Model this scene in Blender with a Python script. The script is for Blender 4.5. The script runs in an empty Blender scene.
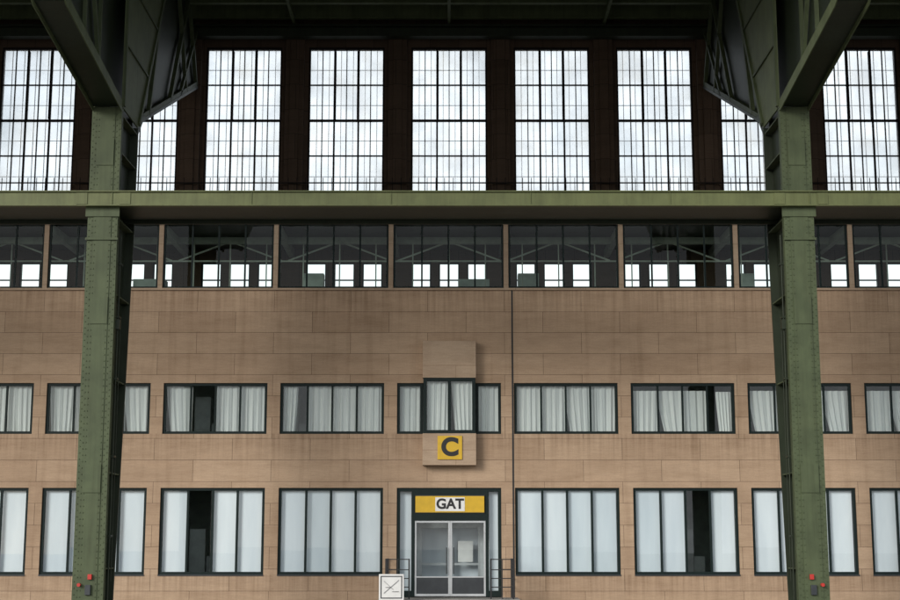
import bpy, math, random
from mathutils import Vector
random.seed(7)
S=bpy.context.scene
S.view_settings.view_transform='Standard'
try: S.view_settings.look='None'
except Exception: pass
S.view_settings.exposure=0
M=3.62      # bay module (m)
X0=-0.03

# ------------------------------------------------------------------ materials
def newmat(name):
    m=bpy.data.materials.new(name); m.use_nodes=True
    nt=m.node_tree; 
    b=nt.nodes.get('Principled BSDF')
    return m,nt,b
def N(nt,t,**kw):
    n=nt.nodes.new(t)
    for k,v in kw.items(): setattr(n,k,v)
    return n
def ramp(nt,fac,stops):
    r=N(nt,'ShaderNodeValToRGB'); nt.links.new(fac,r.inputs[0])
    e=r.color_ramp.elements
    while len(e)<len(stops): e.new(0.5)
    for i,(p,c) in enumerate(stops):
        e[i].position=p; e[i].color=(c[0],c[1],c[2],1)
    return r.outputs[0]
def noise(nt,vec,scale,detail=4,rough=.55):
    n=N(nt,'ShaderNodeTexNoise'); n.inputs['Scale'].default_value=scale
    n.inputs['Detail'].default_value=detail; n.inputs['Roughness'].default_value=rough
    nt.links.new(vec,n.inputs['Vector']); return n.outputs['Fac']
def mapping(nt,vec,scale):
    m=N(nt,'ShaderNodeMapping'); m.inputs['Scale'].default_value=scale
    nt.links.new(vec,m.inputs['Vector']); return m.outputs[0]
def mix(nt,mode,fac,a,b):
    m=N(nt,'ShaderNodeMixRGB',blend_type=mode)
    for i,v in ((0,fac),(1,a),(2,b)):
        if isinstance(v,(int,float)): m.inputs[i].default_value=v
        elif isinstance(v,tuple): m.inputs[i].default_value=(v[0],v[1],v[2],1)
        else: nt.links.new(v,m.inputs[i])
    return m.outputs[0]
def bump(nt,h,b,strength=.3,dist=.01):
    n=N(nt,'ShaderNodeBump'); n.inputs['Strength'].default_value=strength; n.inputs['Distance'].default_value=dist
    nt.links.new(h,n.inputs['Height']); nt.links.new(n.outputs[0],b.inputs['Normal'])
def pos(nt): 
    return N(nt,'ShaderNodeNewGeometry').outputs['Position']
def band(nt,z,z0,z1):
    m=N(nt,'ShaderNodeMapRange'); nt.links.new(z,m.inputs[0]); m.inputs[1].default_value=z0; m.inputs[2].default_value=z1
    return m.outputs[0]

def stone_mat(name,c1,c2,mort,bw=1.81,bh=.62,streak=.5,pits=.5,ms=.009,weather=False):
    m,nt,b=newmat(name)
    p=pos(nt)
    s=N(nt,'ShaderNodeSeparateXYZ'); nt.links.new(p,s.inputs[0])
    a=N(nt,'ShaderNodeMath',operation='ADD'); nt.links.new(s.outputs[0],a.inputs[0]); nt.links.new(s.outputs[1],a.inputs[1])
    c=N(nt,'ShaderNodeCombineXYZ'); nt.links.new(a.outputs[0],c.inputs[0]); nt.links.new(s.outputs[2],c.inputs[1])
    off=N(nt,'ShaderNodeVectorMath',operation='ADD'); nt.links.new(c.outputs[0],off.inputs[0]); off.inputs[1].default_value=(100.3,20.02,0)
    br=N(nt,'ShaderNodeTexBrick'); nt.links.new(off.outputs[0],br.inputs['Vector'])
    br.inputs['Scale'].default_value=1; br.inputs['Mortar Size'].default_value=ms; br.inputs['Mortar Smooth'].default_value=.4
    br.inputs['Brick Width'].default_value=bw; br.inputs['Row Height'].default_value=bh
    br.inputs['Color1'].default_value=(*c1,1); br.inputs['Color2'].default_value=(*c2,1); br.inputs['Mortar'].default_value=(*mort,1)
    n1=noise(nt,mapping(nt,c.outputs[0],(.55,2.6,1)),1.3,8,.6)
    col=mix(nt,'MULTIPLY',1,br.outputs[0],ramp(nt,n1,[(.3,(.88,.86,.84)),(.52,(1,1,1)),(.75,(1.08,1.07,1.06))]))
    nb=noise(nt,mapping(nt,c.outputs[0],(1.5,14,1)),2.0,6,.6)
    col=mix(nt,'MULTIPLY',.6,col,ramp(nt,nb,[(.32,(.86,.84,.82)),(.6,(1.05,1.05,1.04))]))
    n5=noise(nt,c.outputs[0],22,4,.7)
    col=mix(nt,'MULTIPLY',.6,col,ramp(nt,n5,[(.3,(.88,.87,.86)),(.7,(1.09,1.09,1.08))]))
    n2=noise(nt,c.outputs[0],.22,5,.6)
    col=mix(nt,'MULTIPLY',.8,col,ramp(nt,n2,[(.3,(.84,.82,.81)),(.7,(1.07,1.06,1.05))]))
    n3=noise(nt,mapping(nt,c.outputs[0],(2.6,.16,1)),1.4,6,.6)
    col=mix(nt,'MULTIPLY',streak,col,ramp(nt,n3,[(.28,(.76,.73,.70)),(.5,(1,1,1))]))
    n4=noise(nt,mapping(nt,c.outputs[0],(1,2,1)),13,3,.6)
    col=mix(nt,'MULTIPLY',pits,col,ramp(nt,n4,[(.24,(.5,.44,.38)),(.31,(1,1,1))]))
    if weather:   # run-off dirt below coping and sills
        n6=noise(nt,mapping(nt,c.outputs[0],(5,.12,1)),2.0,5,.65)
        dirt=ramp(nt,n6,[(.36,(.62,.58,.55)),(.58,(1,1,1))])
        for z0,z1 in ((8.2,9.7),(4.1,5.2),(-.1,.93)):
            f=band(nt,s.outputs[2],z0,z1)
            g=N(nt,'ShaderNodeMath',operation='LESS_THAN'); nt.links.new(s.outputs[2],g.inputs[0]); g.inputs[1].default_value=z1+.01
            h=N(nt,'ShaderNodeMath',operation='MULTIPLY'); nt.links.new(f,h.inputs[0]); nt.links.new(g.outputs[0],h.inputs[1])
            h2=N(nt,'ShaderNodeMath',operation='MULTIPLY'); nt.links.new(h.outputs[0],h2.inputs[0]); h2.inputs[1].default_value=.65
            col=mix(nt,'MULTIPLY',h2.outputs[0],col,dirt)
    nt.links.new(col,b.inputs['Base Color']); b.inputs['Roughness'].default_value=.82
    b.inputs['Specular IOR Level'].default_value=.2
    inv=N(nt,'ShaderNodeMath',operation='SUBTRACT'); inv.inputs[0].default_value=1; nt.links.new(br.outputs['Fac'],inv.inputs[1])
    bump(nt,mix(nt,'MIX',.25,inv.outputs[0],n5),b,.4,.006)
    return m
def paint_mat(name,col,rough=.5,grime=.6,metal=0,rust=True,spec=.3):
    m,nt,b=newmat(name); p=pos(nt)
    n=noise(nt,p,1.6,6,.6)
    c=mix(nt,'MULTIPLY',grime,(col[0],col[1],col[2]),ramp(nt,n,[(.3,(.6,.6,.6)),(.7,(1.25,1.2,1.2))]))
    v=mapping(nt,p,(7,7,.35)); n2=noise(nt,v,1.5,6,.65)
    c=mix(nt,'MULTIPLY',grime,c,ramp(nt,n2,[(.3,(.65,.62,.58)),(.55,(1,1,1)),(.8,(1.15,1.15,1.1))]))
    if rust:
        n3=noise(nt,mapping(nt,p,(2.5,2.5,.8)),3.2,8,.7)
        f=ramp(nt,n3,[(.66,(0,0,0)),(.74,(.7,.7,.7))])
        c=mix(nt,'MIX',f,c,(.07,.04,.022))
    nt.links.new(c,b.inputs['Base Color']); b.inputs['Roughness'].default_value=rough; b.inputs['Metallic'].default_value=metal
    b.inputs['Specular IOR Level'].default_value=spec
    bump(nt,noise(nt,p,9,4),b,.12,.01)
    return m
def plain(name,col,rough=.6,metal=0,var=.25,scale=3):
    m,nt,b=newmat(name); p=pos(nt)
    c=mix(nt,'MULTIPLY',1,(col[0],col[1],col[2]),ramp(nt,noise(nt,p,scale,5),[(.3,(1-var,)*3),(.7,(1+var*.3,)*3)]))
    nt.links.new(c,b.inputs['Base Color']); b.inputs['Roughness'].default_value=rough; b.inputs['Metallic'].default_value=metal
    return m
def glass_mat(name,tint=(.90,.94,.94),f0=.04,rough=.004):
    m,nt,b=newmat(name); nt.nodes.remove(b)
    out=nt.nodes['Material Output']
    t=N(nt,'ShaderNodeBsdfTransparent'); t.inputs[0].default_value=(*tint,1)
    g=N(nt,'ShaderNodeBsdfGlossy'); g.inputs['Roughness'].default_value=rough; g.inputs[0].default_value=(.95,.97,1,1)
    lw=N(nt,'ShaderNodeLayerWeight'); lw.inputs['Blend'].default_value=.5
    pw=N(nt,'ShaderNodeMath',operation='POWER'); nt.links.new(lw.outputs['Facing'],pw.inputs[0]); pw.inputs[1].default_value=5
    ma=N(nt,'ShaderNodeMath',operation='MULTIPLY_ADD'); nt.links.new(pw.outputs[0],ma.inputs[0]); ma.inputs[1].default_value=.9; ma.inputs[2].default_value=f0
    ms=N(nt,'ShaderNodeMixShader'); nt.links.new(ma.outputs[0],ms.inputs[0]); nt.links.new(t.outputs[0],ms.inputs[1]); nt.links.new(g.outputs[0],ms.inputs[2])
    bp=N(nt,'ShaderNodeBump'); bp.inputs['Strength'].default_value=.02; bp.inputs['Distance'].default_value=.005
    nt.links.new(noise(nt,pos(nt),1.3,1),bp.inputs['Height']); nt.links.new(bp.outputs[0],g.inputs['Normal'])
    nt.links.new(ms.outputs[0],out.inputs[0])
    return m
def wired_glass():
    m,nt,b=newmat('wired_glass'); nt.nodes.remove(b); out=nt.nodes['Material Output']; p=pos(nt)
    t=N(nt,'ShaderNodeBsdfTransparent'); t.inputs[0].default_value=(.90,.95,.97,1)
    tr=N(nt,'ShaderNodeBsdfTranslucent')
    g=ramp(nt,noise(nt,mapping(nt,p,(1,1,.5)),.9,5,.6),[(.3,(.70,.79,.84)),(.5,(.92,.94,.95)),(.72,(.95,.89,.76))])
    nt.links.new(g,tr.inputs[0])
    f=ramp(nt,noise(nt,p,.7,4,.6),[(.35,(.2,.2,.2)),(.65,(.58,.58,.58))])
    ms=N(nt,'ShaderNodeMixShader'); nt.links.new(f,ms.inputs[0]); nt.links.new(t.outputs[0],ms.inputs[1]); nt.links.new(tr.outputs[0],ms.inputs[2])
    nt.links.new(ms.outputs[0],out.inputs[0]); return m
def fabric(name,col,trans=.35,var=1):
    m,nt,b=newmat(name); out=nt.nodes['Material Output']; p=pos(nt)
    c=mix(nt,'MULTIPLY',1,(col[0],col[1],col[2]),ramp(nt,noise(nt,mapping(nt,p,(3,3,.5)),.7,4),[(.3,(.88,.90,.92)),(.7,(1.04,1.04,1.04))]))
    nt.links.new(c,b.inputs['Base Color']); b.inputs['Roughness'].default_value=.9; b.inputs['Specular IOR Level'].default_value=.1
    if trans>0:
        t=N(nt,'ShaderNodeBsdfTranslucent'); nt.links.new(c,t.inputs[0])
        ms=N(nt,'ShaderNodeMixShader'); ms.inputs[0].default_value=trans
        nt.links.new(b.outputs[0],ms.inputs[1]); nt.links.new(t.outputs[0],ms.inputs[2]); nt.links.new(ms.outputs[0],out.inputs[0])
    return m

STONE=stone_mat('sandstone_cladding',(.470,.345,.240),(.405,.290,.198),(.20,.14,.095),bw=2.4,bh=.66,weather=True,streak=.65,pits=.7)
STONE2=stone_mat('sandstone_light',(.45,.345,.25),(.43,.325,.235),(.3,.21,.14),bw=2.2,bh=1.3,streak=.3)
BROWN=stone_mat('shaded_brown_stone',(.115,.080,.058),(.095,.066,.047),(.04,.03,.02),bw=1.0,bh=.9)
GREEN=paint_mat('green_steel_paint',(.072,.094,.046),rough=.6)
GREEN2=paint_mat('green_steel_paint_brightened',(.10,.125,.06),rough=.6)  # steel green brightened in colour to offset canopy shade on the haunches
BEAMG=paint_mat('olive_beam_paint',(.125,.145,.058),grime=.5)
DGREEN=paint_mat('dark_green_paint_and_shade',(.022,.031,.017))  # dark steel green; also stands in for shade under the track beam
FRAME=paint_mat('window_frame_paint',(.010,.019,.018),rough=.5,grime=.3,rust=False,spec=.15)
RUSTF=paint_mat('clerestory_bar_paint',(.022,.018,.016),rough=.6,grime=.4,rust=False,spec=.1)
DECK=paint_mat('canopy_deck_paint',(.018,.022,.014),rough=.8)
GLASS=glass_mat('window_glass')
GGLASS=glass_mat('gallery_glass',tint=(.84,.92,.88),f0=.014)
WIRED=wired_glass()
CURT=fabric('curtain_fabric',(.84,.86,.82),.25)
BL=[fabric('blind_a',(.74,.78,.82),0),fabric('blind_b',(.80,.83,.86),0),fabric('blind_c',(.68,.73,.77),0)]
INT=plain('interior_plaster',(.34,.40,.36),.9)
FLOORM=plain('interior_floor',(.2,.19,.17),.7)
ALU=plain('aluminium_frame',(.50,.52,.53),.4,.2,.12)
BLACK=plain('black_paint',(.012,.012,.013),.6)
YEL=plain('yellow_sign_face',(.62,.385,.012),.4,0,.12,6)
WHT=plain('white_sign_face',(.74,.74,.72),.4,0,.1)
RED=plain('red_paint',(.50,.03,.02),.4)
DGREY=plain('dark_grey_metal',(.045,.05,.055),.45,.4)
CONC=plain('concrete_step',(.3,.29,.27),.85,0,.3)

# ------------------------------------------------------------------ mesh helpers
class B:
    def __init__(s): s.v=[]; s.f=[]
    def box(s,x0,x1,y0,y1,z0,z1):
        n=len(s.v)
        s.v+=[(x0,y0,z0),(x1,y0,z0),(x1,y1,z0),(x0,y1,z0),(x0,y0,z1),(x1,y0,z1),(x1,y1,z1),(x0,y1,z1)]
        s.f+=[tuple(n+i for i in q) for q in ((0,3,2,1),(4,5,6,7),(0,1,5,4),(1,2,6,5),(2,3,7,6),(3,0,4,7))]
        return s
    def quad(s,*p):
        n=len(s.v); s.v+=list(p); s.f.append(tuple(range(n,n+len(p)))); return s
    def prism(s,yz,x0,x1):
        n=len(s.v); k=len(yz)
        s.v+=[(x0,y,z) for y,z in yz]+[(x1,y,z) for y,z in yz]
        s.f.append(tuple(n+i for i in range(k))); s.f.append(tuple(n+k+i for i in reversed(range(k))))
        for i in range(k):
            j=(i+1)%k; s.f.append((n+i,n+k+i,n+k+j,n+j))
        return s
    def bar(s,p,q,w,h=None):
        h=h or w
        p=Vector(p); q=Vector(q); d=(q-p).normalized()
        up=Vector((1,0,0)) if abs(d.x)<.9 else Vector((0,0,1))
        a=d.cross(up).normalized(); b=d.cross(a).normalized()
        n=len(s.v)
        for c in (p,q):
            for sx,sy in ((-1,-1),(1,-1),(1,1),(-1,1)):
                s.v.append(tuple(c+b*sx*w/2+a*sy*h/2))
        s.f+=[tuple(n+i for i in q4) for q4 in ((0,3,2,1),(4,5,6,7),(0,1,5,4),(1,2,6,5),(2,3,7,6),(3,0,4,7))]
        return s
    def cyl(s,p,q,r,k=10):
        p=Vector(p); q=Vector(q); d=(q-p).normalized()
        up=Vector((1,0,0)) if abs(d.x)<.9 else Vector((0,0,1))
        a=d.cross(up).normalized(); b=d.cross(a).normalized(); n=len(s.v)
        for c in (p,q):
            for i in range(k):
                t=2*math.pi*i/k; s.v.append(tuple(c+a*r*math.cos(t)+b*r*math.sin(t)))
        for i in range(k):
            j=(i+1)%k; s.f.append((n+i,n+j,n+k+j,n+k+i))
        s.f.append(tuple(n+i for i in reversed(range(k)))); s.f.append(tuple(n+k+i for i in range(k)))
        return s
    def rivet(s,x,y,z,r=.02):
        n=len(s.v)
        for rr,dy in ((r,0),(r*.7,-.014)):
            for i in range(6):
                t=math.pi*i/3; s.v.append((x+rr*math.cos(t),y+dy,z+rr*math.sin(t)))
        for i in range(6):
            j=(i+1)%6; s.f.append((n+i,n+j,n+6+j,n+6+i))
        s.f.append(tuple(n+6+i for i in range(6)))
    def obj(s,name,mat,parent=None,bevel=0,loc=None):
        me=bpy.data.meshes.new(name); me.from_pydata(s.v,[],s.f); me.update()
        o=bpy.data.objects.new(name,me); S.collection.objects.link(o); me.materials.append(mat)
        import bmesh
        bm=bmesh.new(); bm.from_mesh(me); bmesh.ops.recalc_face_normals(bm,faces=bm.faces); bm.to_mesh(me); bm.free()
        if parent: o.parent=parent
        if bevel:
            md=o.modifiers.new('bevel','BEVEL'); md.width=bevel; md.segments=2; md.limit_method='ANGLE'
        return o
def empty(name):
    e=bpy.data.objects.new(name,None); S.collection.objects.link(e); return e
def text(s,size,x,y,z,mat,name,parent,off=0.0):
    c=bpy.data.curves.new(name,'FONT'); c.body=s; c.size=size; c.align_x='CENTER'; c.align_y='CENTER'; c.offset=off; c.extrude=.004
    o=bpy.data.objects.new(name+'_c',c); S.collection.objects.link(o)
    bpy.context.view_layer.update()
    me=bpy.data.meshes.new_from_object(o.evaluated_get(bpy.context.evaluated_depsgraph_get()))
    bpy.data.objects.remove(o)
    q=bpy.data.objects.new(name,me); S.collection.objects.link(q); me.materials.clear(); me.materials.append(mat)
    q.rotation_euler=(math.pi/2,0,0); q.location=(x,y,z); q.parent=parent
    return q

# ------------------------------------------------------------------ terminal building
T=empty('airport_terminal_building')
K=8; XL=X0-(K+.5)*M; XR=X0+(K+.5)*M
zg0,zg1=.93,3.55; zm0,zm1=5.20,6.78; ztop=9.70
W=B()
gw=1.60; mw=1.61
TH=.35
W.box(XL,X0-gw,0,TH,-.3,zg0); W.box(X0+gw,XR,0,TH,-.3,zg0)
W.box(XL,XR,0,TH,zg1,zm0); W.box(XL,XR,0,TH,zm1,ztop)
for k in range(-K,K+2):
    xa=X0+(k-1)*M+gw if k>-K else XL; xb=X0+k*M-gw if k<=K else XR
    W.box(xa,xb,0,TH,zg0,zg1); 
    xa=X0+(k-1)*M+mw if k>-K else XL; xb=X0+k*M-mw if k<=K else XR
    W.box(xa,xb,0,TH,zm0,zm1)
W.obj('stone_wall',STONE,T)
C=B().box(XL,XR,-.05,TH+.05,ztop+.002,ztop+.07); C.obj('coping',STONE2,T,.01)
P=B()
for k in range(-K,K+2):
    x=X0-.02+(k-.5)*M; P.box(x-.075,x+.075,-.02,.16,ztop+.072,11.88)
P.obj('gallery_post',STONE2,T,.008)
E=B()
for x in (XL,XR-.35): E.box(x,x+.35,TH+.002,4.4,-.3,11.9)
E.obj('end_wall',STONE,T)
R=B().box(XL-.1,XR+.1,-.25,4.4,11.9,12.25); R.obj('gallery_roof',DGREEN,T)
R=B().box(XL-.1,XR+.1,-.30,-.252,11.86,12.45); R.obj('fascia',DGREEN,T)
F=B()
for z in (.02,4.2,9.0): F.box(XL+.36,XR-.36,TH+.002,4.38,z,z+.24)
F.obj('floor_slab',FLOORM,T)
F=B()
for z in (4.0,): F.box(XL+.36,XR-.36,TH+.002,4.38,z-.1,z+.19)
F.obj('ceiling',INT,T)
F=B()
for k in range(-K,K+1):
    if k%2==0: 
        x=X0+(k+.5)*M
        F.box(x-.06,x+.06,TH+.01,4.33,.27,3.88); F.box(x-.06,x+.06,TH+.01,4.33,4.45,8.98)
F.box(XL+.4,XR-.4,4.34,4.38,.27,3.88); F.box(XL+.4,XR-.4,4.34,4.38,4.45,8.98)
F.obj('partition_wall',INT,T)
F=B()
for xx,zf in ((-7.75,.27),(7.6,.27),(-7.7,4.45),(7.6,4.45),(-4.9,4.45)):
    F.box(xx-.45,xx+.05,1.5,1.95,zf,zf+2.05)
    F.box(xx+.08,xx+.42,1.6,1.9,zf,zf+1.2)
    for q in (.5,1.0,1.5): F.box(xx-.46,xx+.06,1.485,1.499,zf+q,zf+q+.02)
F.obj('office_cupboard',plain('cupboard_paint',(.38,.42,.40),.6),T)
F=B()
for k in range(-K,K+2):
    x=X0+(k-.5)*M; F.box(x-.09,x+.09,.3,4.35,11.62,11.89)
F.box(XL+.4,XR-.4,2.2,2.35,11.66,11.88)
for k in range(-K,K+1):
    x=X0+k*M; F.bar((x-1.7,2.3,11.1),(x,2.3,11.75),.05,.05).bar((x,2.3,11.75),(x+1.7,2.3,11.1),.05,.05)
    for q in (-1.2,0,1.2): F.box(x+q-.02,x+q+.02,2.29,2.33,9.24,11.66)
F.box(XL+.4,XR-.4,2.28,2.33,11.06,11.11)
F.obj('gallery_ceiling_beam',plain('gallery_paint',(.36,.40,.34),.6),T)
F=B()
for k in range(-K,K+1):
    x=X0+k*M
    if k%2: F.box(x-1.3,x-.6,3.2,3.6,9.24,10.85)
    if k%3==0: F.box(x+.3,x+1.35,2.9,3.5,9.24,10.6)
F.obj('gallery_cabinet',INT,T)
RW=B(); yb0,yb1=4.4,4.8
RW.box(XL,XR,yb0,yb1,-.3,9.75)
cw=1.335; cz0,cz1=13.55,19.23
RW.box(XL,XR,yb0,yb1,11.48,cz0); RW.box(XL,XR,yb0,yb1,cz1,20.6)
bwins=[(-.95-.37,-.95+.33),(-.36,.36),(.95-.33,.95+.37)]
for k in range(-K,K+1):
    c=X0+k*M
    edges=[c-M/2]+[e for w in bwins for e in (c+w[0],c+w[1])]+[c+M/2]
    for i in range(0,len(edges),2): RW.box(edges[i],edges[i+1],yb0,yb1,9.75,11.48)
    RW.box(c-M/2,c-cw,yb0,yb1,cz0,cz1); RW.box(c+cw,c+M/2,yb0,yb1,cz0,cz1)
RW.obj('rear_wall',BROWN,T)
PL=B()
for k in range(-K,K+2):
    x=X0+(k-.5)*M; PL.box(x-.33,x+.33,4.18,4.397,12.3,19.7); PL.box(x-.16,x+.16,4.10,4.178,12.3,19.7)
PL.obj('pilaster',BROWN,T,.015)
CB=B(); CG=B(); BG=B()
for k in range(-K,K+1):
    c=X0+k*M; a,b=c-cw,c+cw
    CB.box(a,a+.06,4.42,4.56,cz0,cz1); CB.box(b-.06,b,4.42,4.56,cz0,cz1)
    CB.box(a+.06,b-.06,4.42,4.56,cz0,cz0+.1); CB.box(a+.06,b-.06,4.42,4.56,cz1-.07,cz1)
    n=6; iw=(2*cw-.12)/n
    zt=[14.0,15.28,16.56,17.86]
    for i in range(1,n):
        x=a+.06+i*iw
        w=.030 if i in(2,4) else .015
        CB.box(x-w,x+w,4.45,4.53,cz0+.1,cz1-.07)
    for j,z in enumerate(zt):
        w=.038 if j==2 else .017
        CB.box(a+.06,b-.06,4.446,4.534,z-w,z+w)
    xs0,xs1=a+.06+2*iw,a+.06+4*iw
    CB.box(xs0+.03,xs0+.055,4.43,4.55,16.62,19.1); CB.box(xs1-.055,xs1-.03,4.43,4.55,16.62,19.1)
    for i in range(0,n):
        x=a+.06+(i+.5)*iw
        CB.box(x-.009,x+.009,4.74,4.78,cz0,cz1)
    for z in (14.6,15.9,17.2,18.5): CB.box(a,b,4.745,4.775,z-.008,z+.008)
    CG.quad((a,4.50,cz0),(b,4.50,cz0),(b,4.50,cz1),(a,4.50,cz1))
    for w in bwins:
        BG.box(c+w[0],c+w[0]+.05,4.5,4.58,9.75,11.48).box(c+w[1]-.05,c+w[1],4.5,4.58,9.75,11.48)
        BG.box(c+w[0]+.05,c+w[1]-.05,4.5,4.58,11.42,11.48).box(c+w[0]+.05,c+w[1]-.05,4.5,4.58,10.84,10.88)
CB.obj('clerestory_bars',RUSTF,T); CG.obj('clerestory_glass',WIRED,T); BG.obj('rear_window_frame',FRAME,T)
RL=B()
RL.box(XL,XR,3.95,3.99,14.16,14.20); RL.box(XL,XR,3.955,3.985,12.5,12.53)
x=XL
while x<XR:
    RL.box(x,x+.022,3.96,3.98,12.26,14.36); x+=.3
RL.obj('roof_railing',RUSTF,T)

FR=B(); GL=B(); GG=B()
def window(x0,x1,z0,z1,n,y=.06,fw=.085,mwid=.045,d=.09,G=None):
    G=G or GL
    FR.box(x0,x0+fw,y,y+d,z0,z1); FR.box(x1-fw,x1,y,y+d,z0,z1)
    FR.box(x0+fw,x1-fw,y,y+d,z0,z0+fw); FR.box(x0+fw,x1-fw,y,y+d,z1-fw,z1)
    iw=(x1-x0-2*fw)/n; out=[]
    for i in range(1,n):
        x=x0+fw+i*iw; FR.box(x-mwid,x+mwid,y+.006,y+d-.006,z0+fw,z1-fw)
    for i in range(n):
        a,b=x0+fw+i*iw,x0+fw+(i+1)*iw; out.append((a,b))
        t=random.uniform(-.003,.003); t2=random.uniform(-.002,.002); yy=y+d*.5   # panes never sit perfectly true
        G.quad((a,yy-t-t2,z0+.03),(b,yy+t-t2,z0+.03),(b,yy+t+t2,z1-.03),(a,yy-t+t2,z1-.03))
    return out
CU=B()
def curtain(x0,x1,z0,z1,y,gather=0.,side=0,amp=.03,seed=0):
    rnd=random.Random(seed); nx=48; nz=12; ph=rnd.random()*6; fq=rnd.uniform(3.2,4.8); n=len(CU.v); w=x1-x0
    f2=rnd.uniform(1.6,2.4)
    for j in range(nz+1):
        t=j/nz; z=z1-(z1-z0)*t
        g=gather*(t**1.3)
        for i in range(nx+1):
            u=i/nx
            xc={-1:0,0:.5,1:1}[side]
            uu=xc+(u-xc)*(1-g)
            yy=y+amp*(math.sin(u*fq*6.28+ph+.5*t)+.45*math.sin(u*fq*f2*6.28+ph*2)+.3*math.sin(u*2.1+t*3+ph))*(.7+.4*t)
            CU.v.append((x0+w*uu,yy,z))
    for j in range(nz):
        for i in range(nx):
            q=n+j*(nx+1)+i; CU.f.append((q,q+1,q+nx+2,q+nx+1))
BLD=[B(),B(),B()]
def blind(x0,x1,z0,z1,y,i):
    BLD[i].box(x0,x1,y,y+.01,z0,z1)
darkg={(-2,1),(2,2),(-5,0),(4,3),(5,1),(-6,2)}
for k in range(-K,K+1):
    c=X0+k*M
    if k!=0:
        ps=window(c-gw,c+gw,zg0,zg1,4,mwid=.035)
        for i,(a,b) in enumerate(ps):
            if (k,i) in darkg: continue
            blind(a-.02 if i==0 else a+.004,b-.004,zg0+.02,zg1,.20+.012*(i%2),random.choice([0,1,1,2]))
        ps=window(c-mw,c+mw,zm0,zm1,4,mwid=.03)
        for i,(a,b) in enumerate(ps):
            r=random.random()
            if k==-2 and i==1: continue
            if k==-1 and i==0: curtain(a,a+.45,zm0+.02,zm1-.1,.25,.2,-1,seed=k*9+i); continue
            if k==2 and i==3: curtain(a+.3,b,zm0+.02,zm1-.25,.25,.2,1,seed=k*9+i); continue
            if k in (2,3,4): g,s,t=random.choice([.05,.25,.3]),random.choice([-1,1]),.22
            else: g,s,t=random.choice([0,0,.08,.2]),random.choice([-1,0,1]),.08
            if r<.05 and abs(k)>2: continue
            curtain(a-.03,b+.03,zm0+.01,zm1-t,.25,g,s,seed=k*9+i+50)
    gx0,gx1=c-.02-M/2+.08,c-.02+M/2-.08
    window(gx0,gx1,ztop+.072,11.88,4,y=.04,fw=.06,mwid=.028,d=.07,G=GG)
c=X0
ps=window(c-mw,-.84,zm0,zm1,1); curtain(c-mw+.06,-.84,zm0+.02,zm1-.08,.25,0,0,seed=3)
ps=window(.80,c+mw,zm0,zm1,1); curtain(.8,c+mw-.06,zm0+.02,zm1-.08,.25,0,0,seed=5)
ox0,ox1=-.82,.78
OR=B().box(ox0-.02,ox1+.02,-.38,-.002,6.90,8.05); OR.box(ox0-.02,ox1+.02,-.38,-.002,4.22,5.19)
OR.obj('oriel_stone',STONE2,T,.012)
window(ox0,ox1,5.192,6.898,2,y=-.36,fw=.10,mwid=.05)
window_side=B()
for x in (ox0,ox1-.09): window_side.box(x,x+.09,-.268,.0,5.192,5.26).box(x,x+.09,-.268,.0,6.82,6.898).box(x,x+.09,-.06,.0,5.26,6.82)
window_side.obj('oriel_side_frame',FRAME,T)
GL.quad((ox0+.04,-.26,5.2),(ox0+.04,0,5.2),(ox0+.04,0,6.9),(ox0+.04,-.26,6.9)); GL.quad((ox1-.04,-.26,5.2),(ox1-.04,0,5.2),(ox1-.04,0,6.9),(ox1-.04,-.26,6.9))
curtain(-.7,-.02,5.25,6.84,-.16,.08,-1,seed=11); curtain(.04,.68,5.25,6.84,-.16,.18,1,seed=13)
dx0,dx1=X0-gw,X0+gw
DF=B()
DF.box(dx0+.003,dx0+.10,.05,.16,.27,3.549).box(dx1-.10,dx1-.003,.05,.16,.27,3.549).box(dx0+.10,dx1-.10,.05,.16,3.44,3.549)
for x in (-1.17,1.09): DF.box(x,x+.09,.05,.16,.27,3.44)
DF.box(-1.08,1.09,.05,.16,2.56,2.78); DF.box(-1.08,1.09,.05,.16,3.32,3.44)
for a,b in ((dx0+.10,-1.17),(1.18,dx1-.10)): DF.box(a,b,.06,.15,.27,.45)
DF.box(-1.08,1.09,.10,.14,2.78,3.32)
DF.obj('door_surround_frame',FRAME,T)
GL.quad((dx0+.1,.11,.4),(-1.17,.11,.4),(-1.17,.11,3.44),(dx0+.1,.11,3.44)); GL.quad((1.18,.11,.4),(dx1-.1,.11,.4),(dx1-.1,.11,3.44),(1.18,.11,3.44))
SB=B().box(dx0+.1,-1.19,.27,.28,.45,3.44).box(1.20,dx1-.1,.27,.28,.45,3.44); SB.obj('side_panel_blind',BL[0],T)
DL=B(); 
for a,b in ((-1.078,.003),(.009,1.088)):
    DL.box(a,a+.055,.07,.125,.285,2.55).box(b-.055,b,.07,.125,.285,2.55).box(a+.055,b-.055,.07,.125,2.49,2.55).box(a+.055,b-.055,.07,.125,.285,.36).box(a+.055,b-.055,.07,.125,.84,.88)
    GL.quad((a+.05,.1,.85),(b-.05,.1,.85),(b-.05,.1,2.5),(a+.05,.1,2.5))
DL.obj('door_leaf_frame',ALU,T,.006)
DP=B().box(-1.02,-.055,.085,.115,.36,.84).box(.067,1.03,.085,.115,.36,.84); DP.obj('door_kick_panel',DGREY,T)
DH=B()
for x in (-.10,.11): DH.cyl((x,.0,.95),(x,.0,1.75),.018); DH.cyl((x,0,1.0),(x,.07,1.0),.012); DH.cyl((x,0,1.7),(x,.07,1.7),.012)
DH.obj('door_handle',DGREY,T)
V=B().box(-1.9,-.95,1.4,1.5,.27,3.88).box(.95,1.75,1.4,1.5,.27,3.88).box(-.95,.95,1.4,1.5,2.35,3.88)
V.obj('vestibule_wall',plain('vestibule_white',(.66,.69,.70),.8),T)
V=B()
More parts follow.
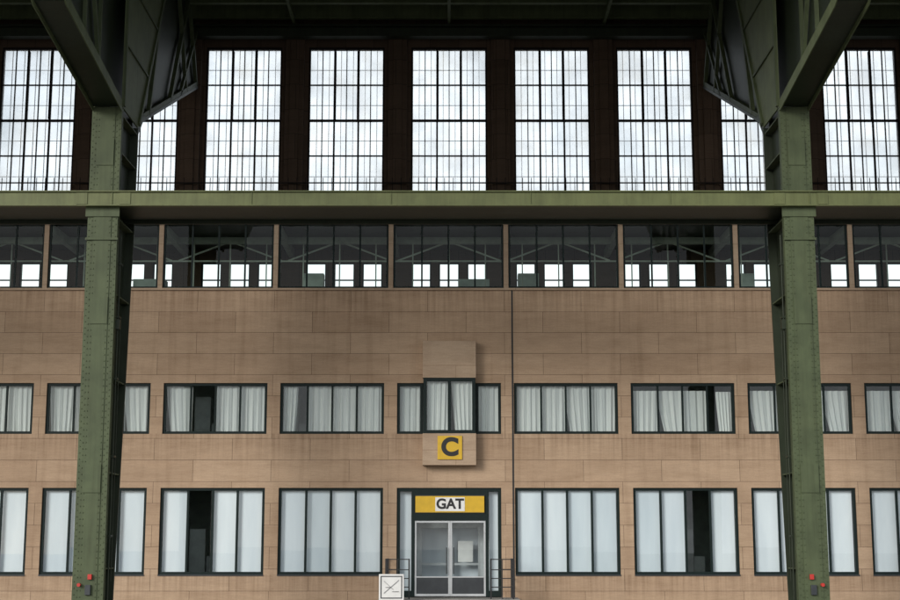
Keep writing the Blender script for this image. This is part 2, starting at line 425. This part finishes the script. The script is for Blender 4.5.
for a,b in ((-.95,-.01),(.01,.95)): V.box(a,a+.07,1.4,1.47,.27,2.35).box(b-.07,b,1.4,1.47,.27,2.35).box(a+.07,b-.07,1.4,1.47,1.2,1.27)
V.obj('inner_door',ALU,T)
V=B().box(-1.9,-1.85,.36,1.39,.27,3.88).box(1.7,1.75,.36,1.39,.27,3.88); V.obj('vestibule_side',plain('vestibule_white2',(.7,.72,.74),.8),T)
V=B().box(-.95,.95,1.8,1.85,.27,2.35); V.obj('inner_blind',BL[2],T)
V=B().box(.25,.72,1.36,1.39,1.3,1.95); V.obj('notice_board',WHT,T)
FR.obj('window_frames',FRAME,T,.004); GL.obj('window_glass',GLASS,T); GG.obj('gallery_glass',GGLASS,T)
cu=CU.obj('curtains',CURT,T)
for p in cu.data.polygons: p.use_smooth=True
for i in range(3): BLD[i].obj('window_blind',BL[i],T)
B().box(1.915,1.965,-.012,-.001,-.3,ztop-.001).obj('expansion_joint_strip',BLACK,T)
SL=B()
for k in range(-K,K+1):
    c=X0+k*M
    if k: SL.box(c-gw-.0,c+gw+.0,-.03,.055,zg0-.035,zg0+.004)
SL.obj('window_sill',DGREY,T)
LN=B().box(-2.1,2.05,-1.7,-.001,-.02,.255).box(-2.1,2.05,-2.05,-1.702,-.02,.12)
o=LN.obj('entrance_step',CONC,None,.015)

# ------------------------------------------------------------------ signs
s=empty('gate_letter_sign')
B().box(-.38,.37,-.425,-.382,4.39,5.11).obj('sign_panel',YEL,s,.006)
text('C',.74,-.005,-.428,4.75,BLACK,'letter',s,.034)
s=empty('entrance_sign')
B().box(-1.06,1.05,.0,.098,2.80,3.30).obj('sign_box',YEL,s,.008)
B().box(-.45,.45,-.012,-.002,2.84,3.26).obj('white_panel',WHT,s)
text('GAT',.42,0,-.016,3.05,BLACK,'letters',s,.014)
B().box(-1.075,1.065,.02,.099,3.302,3.325).box(-1.075,1.065,.02,.099,2.782,2.798).obj('sign_trim',DGREY,s)
s=empty('prohibition_sign')
B().box(-2.04,-1.32,-2.45,-2.42,.25,.99).obj('board',WHT,s,.01)
g=B(); a,b,y=-1.99,-1.37,-2.455
g.box(a,b,y,y+.003,.91,.94).box(a,b,y,y+.003,.30,.33).box(a,a+.03,y,y+.003,.33,.91).box(b-.03,b,y,y+.003,.33,.91)
g.bar((-1.9,y,.45),(-1.47,y,.82),.004,.04); g.bar((-1.9,y-.003,.8),(-1.62,y-.003,.55),.004,.035)
g.bar((-1.66,y-.005,.50),(-1.46,y-.005,.50),.004,.05); g.bar((-1.85,y-.005,.62),(-1.72,y-.005,.62),.004,.06)
g.obj('pictogram',DGREY,s)
B().cyl((-1.68,-2.40,0),(-1.68,-2.40,.9),.025).box(-1.95,-1.41,-2.6,-2.2,0,.04).obj('stand',DGREY,s)
def railing(x0,x1):
    r=B(); y=-1.55
    for x in (x0,x1): 
        r.box(x-.02,x+.02,y-.02,y+.02,.255,1.42)
    for z in (1.40,1.1,.85,.6): r.box(x0+.02,x1-.02,y-.014,y+.014,z-.014,z+.014)
    xo=x0 if x0<0 else x1
    for yy in (-.8,-.06): r.box(xo-.02,xo+.02,yy-.02,yy+.02,.255,1.42)
    for z in (1.40,1.1,.85,.6): r.box(xo-.013,xo+.013,y+.022,-.03,z-.013,z+.013)
    xm=(x0+x1)/2; r.box(xm-.013,xm+.013,y-.013,y+.013,.255,1.385)
    r.obj('handrail',BLACK)
railing(-1.88,-1.2); railing(1.2,1.86)

# ------------------------------------------------------------------ steel columns + girders
def column(xc):
    e=empty('steel_column')
    back=[(-6.9,-.02),(-6.35,6.0),(-6.0,10.5),(-5.95,13.2)]
    b=B()
    b.prism([(-7.95,-.02)]+[(y-.04,z) for y,z in back]+[(-7.95,13.2)],xc-.17,xc+.17)
    b.obj('web_box',DGREEN,e)
    b=B()
    b.box(xc-.39,xc+.39,-8.0,-7.952,-.02,13.19)
    b.box(xc-.39,xc-.375,-7.95,-7.80,-.02,13.19).box(xc+.375,xc+.39,-7.95,-7.80,-.02,13.19)
    b.box(xc-.23,xc+.23,-8.02,-8.001,-.02,13.18)
    z=.2
    while z<13.1:
        for dx in (-.345,-.27,.27,.345): b.rivet(xc+dx,-8.001,z+(0.06 if abs(dx)>.3 else 0))
        for dx in (-.19,.19): b.rivet(xc+dx,-8.021,z)
        z+=.16
    for z in (3.1,7.4,11.6): b.box(xc-.225,xc+.225,-8.045,-8.021,z,z+.7)
    b.obj('front_flange',GREEN,e)
    b=B()
    for i in range(3):
        (y0,z0),(y1,z1)=back[i],back[i+1]
        b.prism([(y0-.04,z0),(y0+.02,z0),(y1+.02,z1-.001),(y1-.04,z1-.001)],xc-.39,xc+.39)
    b.obj('rear_flange',DGREEN,e)
    b=B()
    for z in (1.2,3.6,6.0,8.2,10.2,12.0,13.0):
        f=min(1,z/10.5); yb=-6.9+.9*f
        for sx in (-1,1):
            xa,xb=sorted((xc+sx*.172,xc+sx*.37)); b.box(xa,xb,-7.94,yb-.05,z,z+.03)
    b.box(xc-.42,xc+.42,-8.06,-8.024,9.6,9.66)
    b.box(xc-.44,xc+.44,-8.05,-8.022,10.22,10.47)
    b.obj('stiffener',GREEN,e)
    b=B().box(xc-.55,xc+.55,-8.2,-6.7,-.02,.05); b.obj('base_plate',DGREY,e)
    sx=1 if xc<0 else -1
    b=B().cyl((xc+sx*.43,-7.7,.0),(xc+sx*.43,-7.7,9.8),.02).cyl((xc+sx*.46,-7.55,.9),(xc+sx*.46,-7.55,7.6),.012)
    for z in (2,4,6,7.6,9): b.box(min(xc+sx*.38,xc+sx*.47),max(xc+sx*.38,xc+sx*.47),-7.74,-7.5,z,z+.05)
    b.box(min(xc+sx*.39,xc+sx*.5),max(xc+sx*.39,xc+sx*.5),-7.8,-7.65,7.3,7.55)
    b.obj('conduit',DGREEN,e)
    b=B().box(xc+.06*sx-.05,xc+.06*sx+.05,-8.10,-8.022,.95,1.08).obj('fire_call_point',RED,e,.008)
    b=B().cyl((xc-.2*sx,-8.022,.82),(xc-.2*sx,-8.12,.82),.045,14); b.obj('socket',RED,e)
    b=B().box(xc+.02*sx-.07,xc+.02*sx+.07,-8.09,-8.022,.57,.82).obj('switch_box',DGREY,e,.008)
def girder(xc):
    e=empty('cantilever_girder')
    zc=20.2
    b=B()
    b.prism([(-8.0,13.25),(-5.9,13.25),(4.1,17.65),(4.1,zc),(-8.0,zc)],xc-.03,xc+.03)
    b.prism([(-21,17.6),(-13.7,13.95),(-8.002,13.25),(-8.002,zc),(-21,zc)],xc-.03,xc+.03)
    b.prism([(-5.928,12.5),(-4.4,13.97),(-4.4,14.05),(-5.928,13.38)],xc-.21,xc+.21)   # knee gusset
    b.obj('web_plate',DGREEN,e)
    b=B(); b2=B()
    for (p,q) in (((-8.0,13.2),(-13.7,13.9)),((-13.7,13.9),(-21,17.55))):
        b.prism([(p[0],p[1]),(p[0],p[1]+.05),(q[0],q[1]+.05),(q[0],q[1])],xc-.36,xc+.36)
        for sx in (-1,1):
            xa,xb=sorted((xc+sx*.39,xc+sx*.361))
            b2.prism([(p[0],p[1]-.12),(p[0],p[1]+.17),(q[0],q[1]+.17),(q[0],q[1]-.12)],xa,xb)
    b.obj('bottom_flange',DGREEN,e)
    b2.obj('flange_edge_angle',GREEN2,e)
    b=B().prism([(-5.92,13.2),(-5.92,13.3),(4.1,17.72),(4.1,17.62)],xc-.2,xc+.2); b.obj('rear_bottom_chord',DGREEN,e)
    b=B()
    for sx in (-1,1):
        xa,xb=sorted((xc+sx*.35,xc+sx*.39))
        b.prism([(-7.9,13.21),(-5.98,13.21),(-2.9,18.1),(-1.9,zc),(-7.9,zc)],xa,xb)
    b.obj('haunch_plate',GREEN2,e)  # lighter green makes up for light the canopy blocks
    b=B()
    for sx in (-1,1):
        x=xc+sx*.42
        b.bar((x,-5.98,13.3),(x,-1.9,zc),.05,.14); b.bar((x,-7.85,13.25),(x,-7.85,zc),.05,.12)
        for q in (15,16.8,18.6): b.bar((x-.005*sx,-7.8,q),(x-.005*sx,-5.98+(q-13.3)*.585-.1,q),.04,.06)
        x=xc+sx*.14
        b.bar((x,-3.6,14.3),(x,-1.7,zc),.12,.14)
        b.bar((x,-.5,15.75),(x,2.2,zc),.12,.14); b.bar((x,2.2,16.9),(x,.2,zc),.12,.12); b.bar((x,4.0,17.7),(x,2.3,zc),.12,.14); b.bar((x,1.0,16.3),(x,4.0,19.8),.10,.10)
        b.bar((x,-5.6,13.5),(x,4.0,17.75),.1,.16)
        for y in (-9.5,-11,-12.5,-14):
            b.bar((x-sx*.05,y,13.4+(-8-y)*.12),(x-sx*.05,y,zc),.1,.08)
        b.bar((x-sx*.02,-9.5,13.6),(x-sx*.02,-12.5,zc),.1,.12)
    b.obj('stiffener_bar',GREEN,e)
for s in (-1,1):
    for m in (2.5,7.5):
        column(s*m*M+.02); girder(s*m*M+.02)
bm=B()
L=31
bm.box(-L,L,-8.16,-8.10,10.50,10.84)
bm.box(-L,L,-8.22,-8.03,10.84,10.87); bm.box(-L,L,-8.22,-8.03,10.47,10.50)
e=empty('crane_track_beam')
bm.obj('front_web',BEAMG,e)
bm=B().box(-L,L,-8.03,-6.3,10.50,10.53).box(-L,L,-6.36,-6.3,10.40,10.80)
bm.obj('underside_plate',DGREEN,e)  # darker than the beam front: underside shade put into the colour
bm=B()
x=-L+.5
while x<L:
    bm.box(x,x+.02,-8.185,-8.161,10.502,10.838); x+=M
for s in (-1,1):
    for dx in (-.5,.62):
        xx=s*2.5*M+dx; bm.box(xx-.14,xx+.14,-8.18,-8.161,10.52,10.82)
bm.obj('splice_plate',BEAMG,e)

# ------------------------------------------------------------------ canopy roof
e=empty('canopy_roof')
b=B().box(-L,L,-21,6.0,20.55,20.75); b.obj('deck',DECK,e)
b=B()
y=-20.6
while y<4.2:
    b.box(-L,L,y,y+.04,20.02,20.5).box(-L,L,y-.07,y+.11,19.98,20.02); y+=1.42
b.obj('purlin',GREEN2,e)
b=B()
for k in (-7.5,-6,-4.5,-3,-1.5,0,1.5,3,4.5,6,7.5):
    x=X0+k*M; 
    if abs(abs(k)-7.5)<.1: continue
    b.box(x-.05,x+.05,-20.8,4.1,19.84,19.97)
b.obj('tie_rod',GREEN2,e)
b=B().box(-L,L,3.75,4.09,19.42,19.72).box(-L,L,3.6,4.09,19.74,19.80)
b.obj('wall_header_beam',DGREEN,e)

# ------------------------------------------------------------------ ground
m,nt,bs=newmat('apron_asphalt'); p=pos(nt)
br=N(nt,'ShaderNodeTexBrick'); nt.links.new(p,br.inputs['Vector']); br.offset=0
for k_,v_ in (('Scale',1),('Mortar Size',.02),('Brick Width',5),('Row Height',5)): br.inputs[k_].default_value=v_
br.inputs['Color1'].default_value=(.15,.145,.135,1); br.inputs['Color2'].default_value=(.13,.125,.12,1); br.inputs['Mortar'].default_value=(.04,.04,.035,1)
nt.links.new(mix(nt,'MULTIPLY',.8,br.outputs[0],ramp(nt,noise(nt,p,.3,8,.65),[(.3,(.65,.65,.65)),(.7,(1.1,1.1,1.1))])),bs.inputs['Base Color']); bs.inputs['Roughness'].default_value=.9
B().quad((-3000,-3000,-.02),(3000,-3000,-.02),(3000,3000,-.02),(-3000,3000,-.02)).obj('ground',m)

# ------------------------------------------------------------------ light
EL=20; AZ=38
w=bpy.data.worlds.new('World'); S.world=w; w.use_nodes=True; nt=w.node_tree
bg=nt.nodes['Background']; bg.inputs['Strength'].default_value=.15
sk=N(nt,'ShaderNodeTexSky',sky_type='NISHITA'); sk.sun_disc=False; sk.sun_elevation=math.radians(EL); sk.sun_rotation=math.radians(180+AZ)
tc=N(nt,'ShaderNodeTexCoord')
n=noise(nt,mapping(nt,tc.outputs['Generated'],(1,1,2.5)),2.2,7,.55)
f=ramp(nt,n,[(.30,(.55,.55,.55)),(.6,(1,1,1))])
nt.links.new(mix(nt,'MIX',f,sk.outputs[0],(9.2,9.4,9.6)),bg.inputs[0])
sd=bpy.data.lights.new('sun','SUN'); sd.energy=2.4; sd.angle=math.radians(22); sd.color=(1,.955,.90)
so=bpy.data.objects.new('sun',sd); S.collection.objects.link(so); so.rotation_euler=(math.radians(90-EL),0,math.radians(-AZ))

# ------------------------------------------------------------------ camera
cd=bpy.data.cameras.new('camera'); cd.sensor_width=36; cd.lens=58.3; cd.clip_end=8000
co=bpy.data.objects.new('camera',cd); S.collection.objects.link(co); co.location=(0,-45,1.7); co.rotation_euler=(math.radians(90+9.7),0,0)
S.camera=co
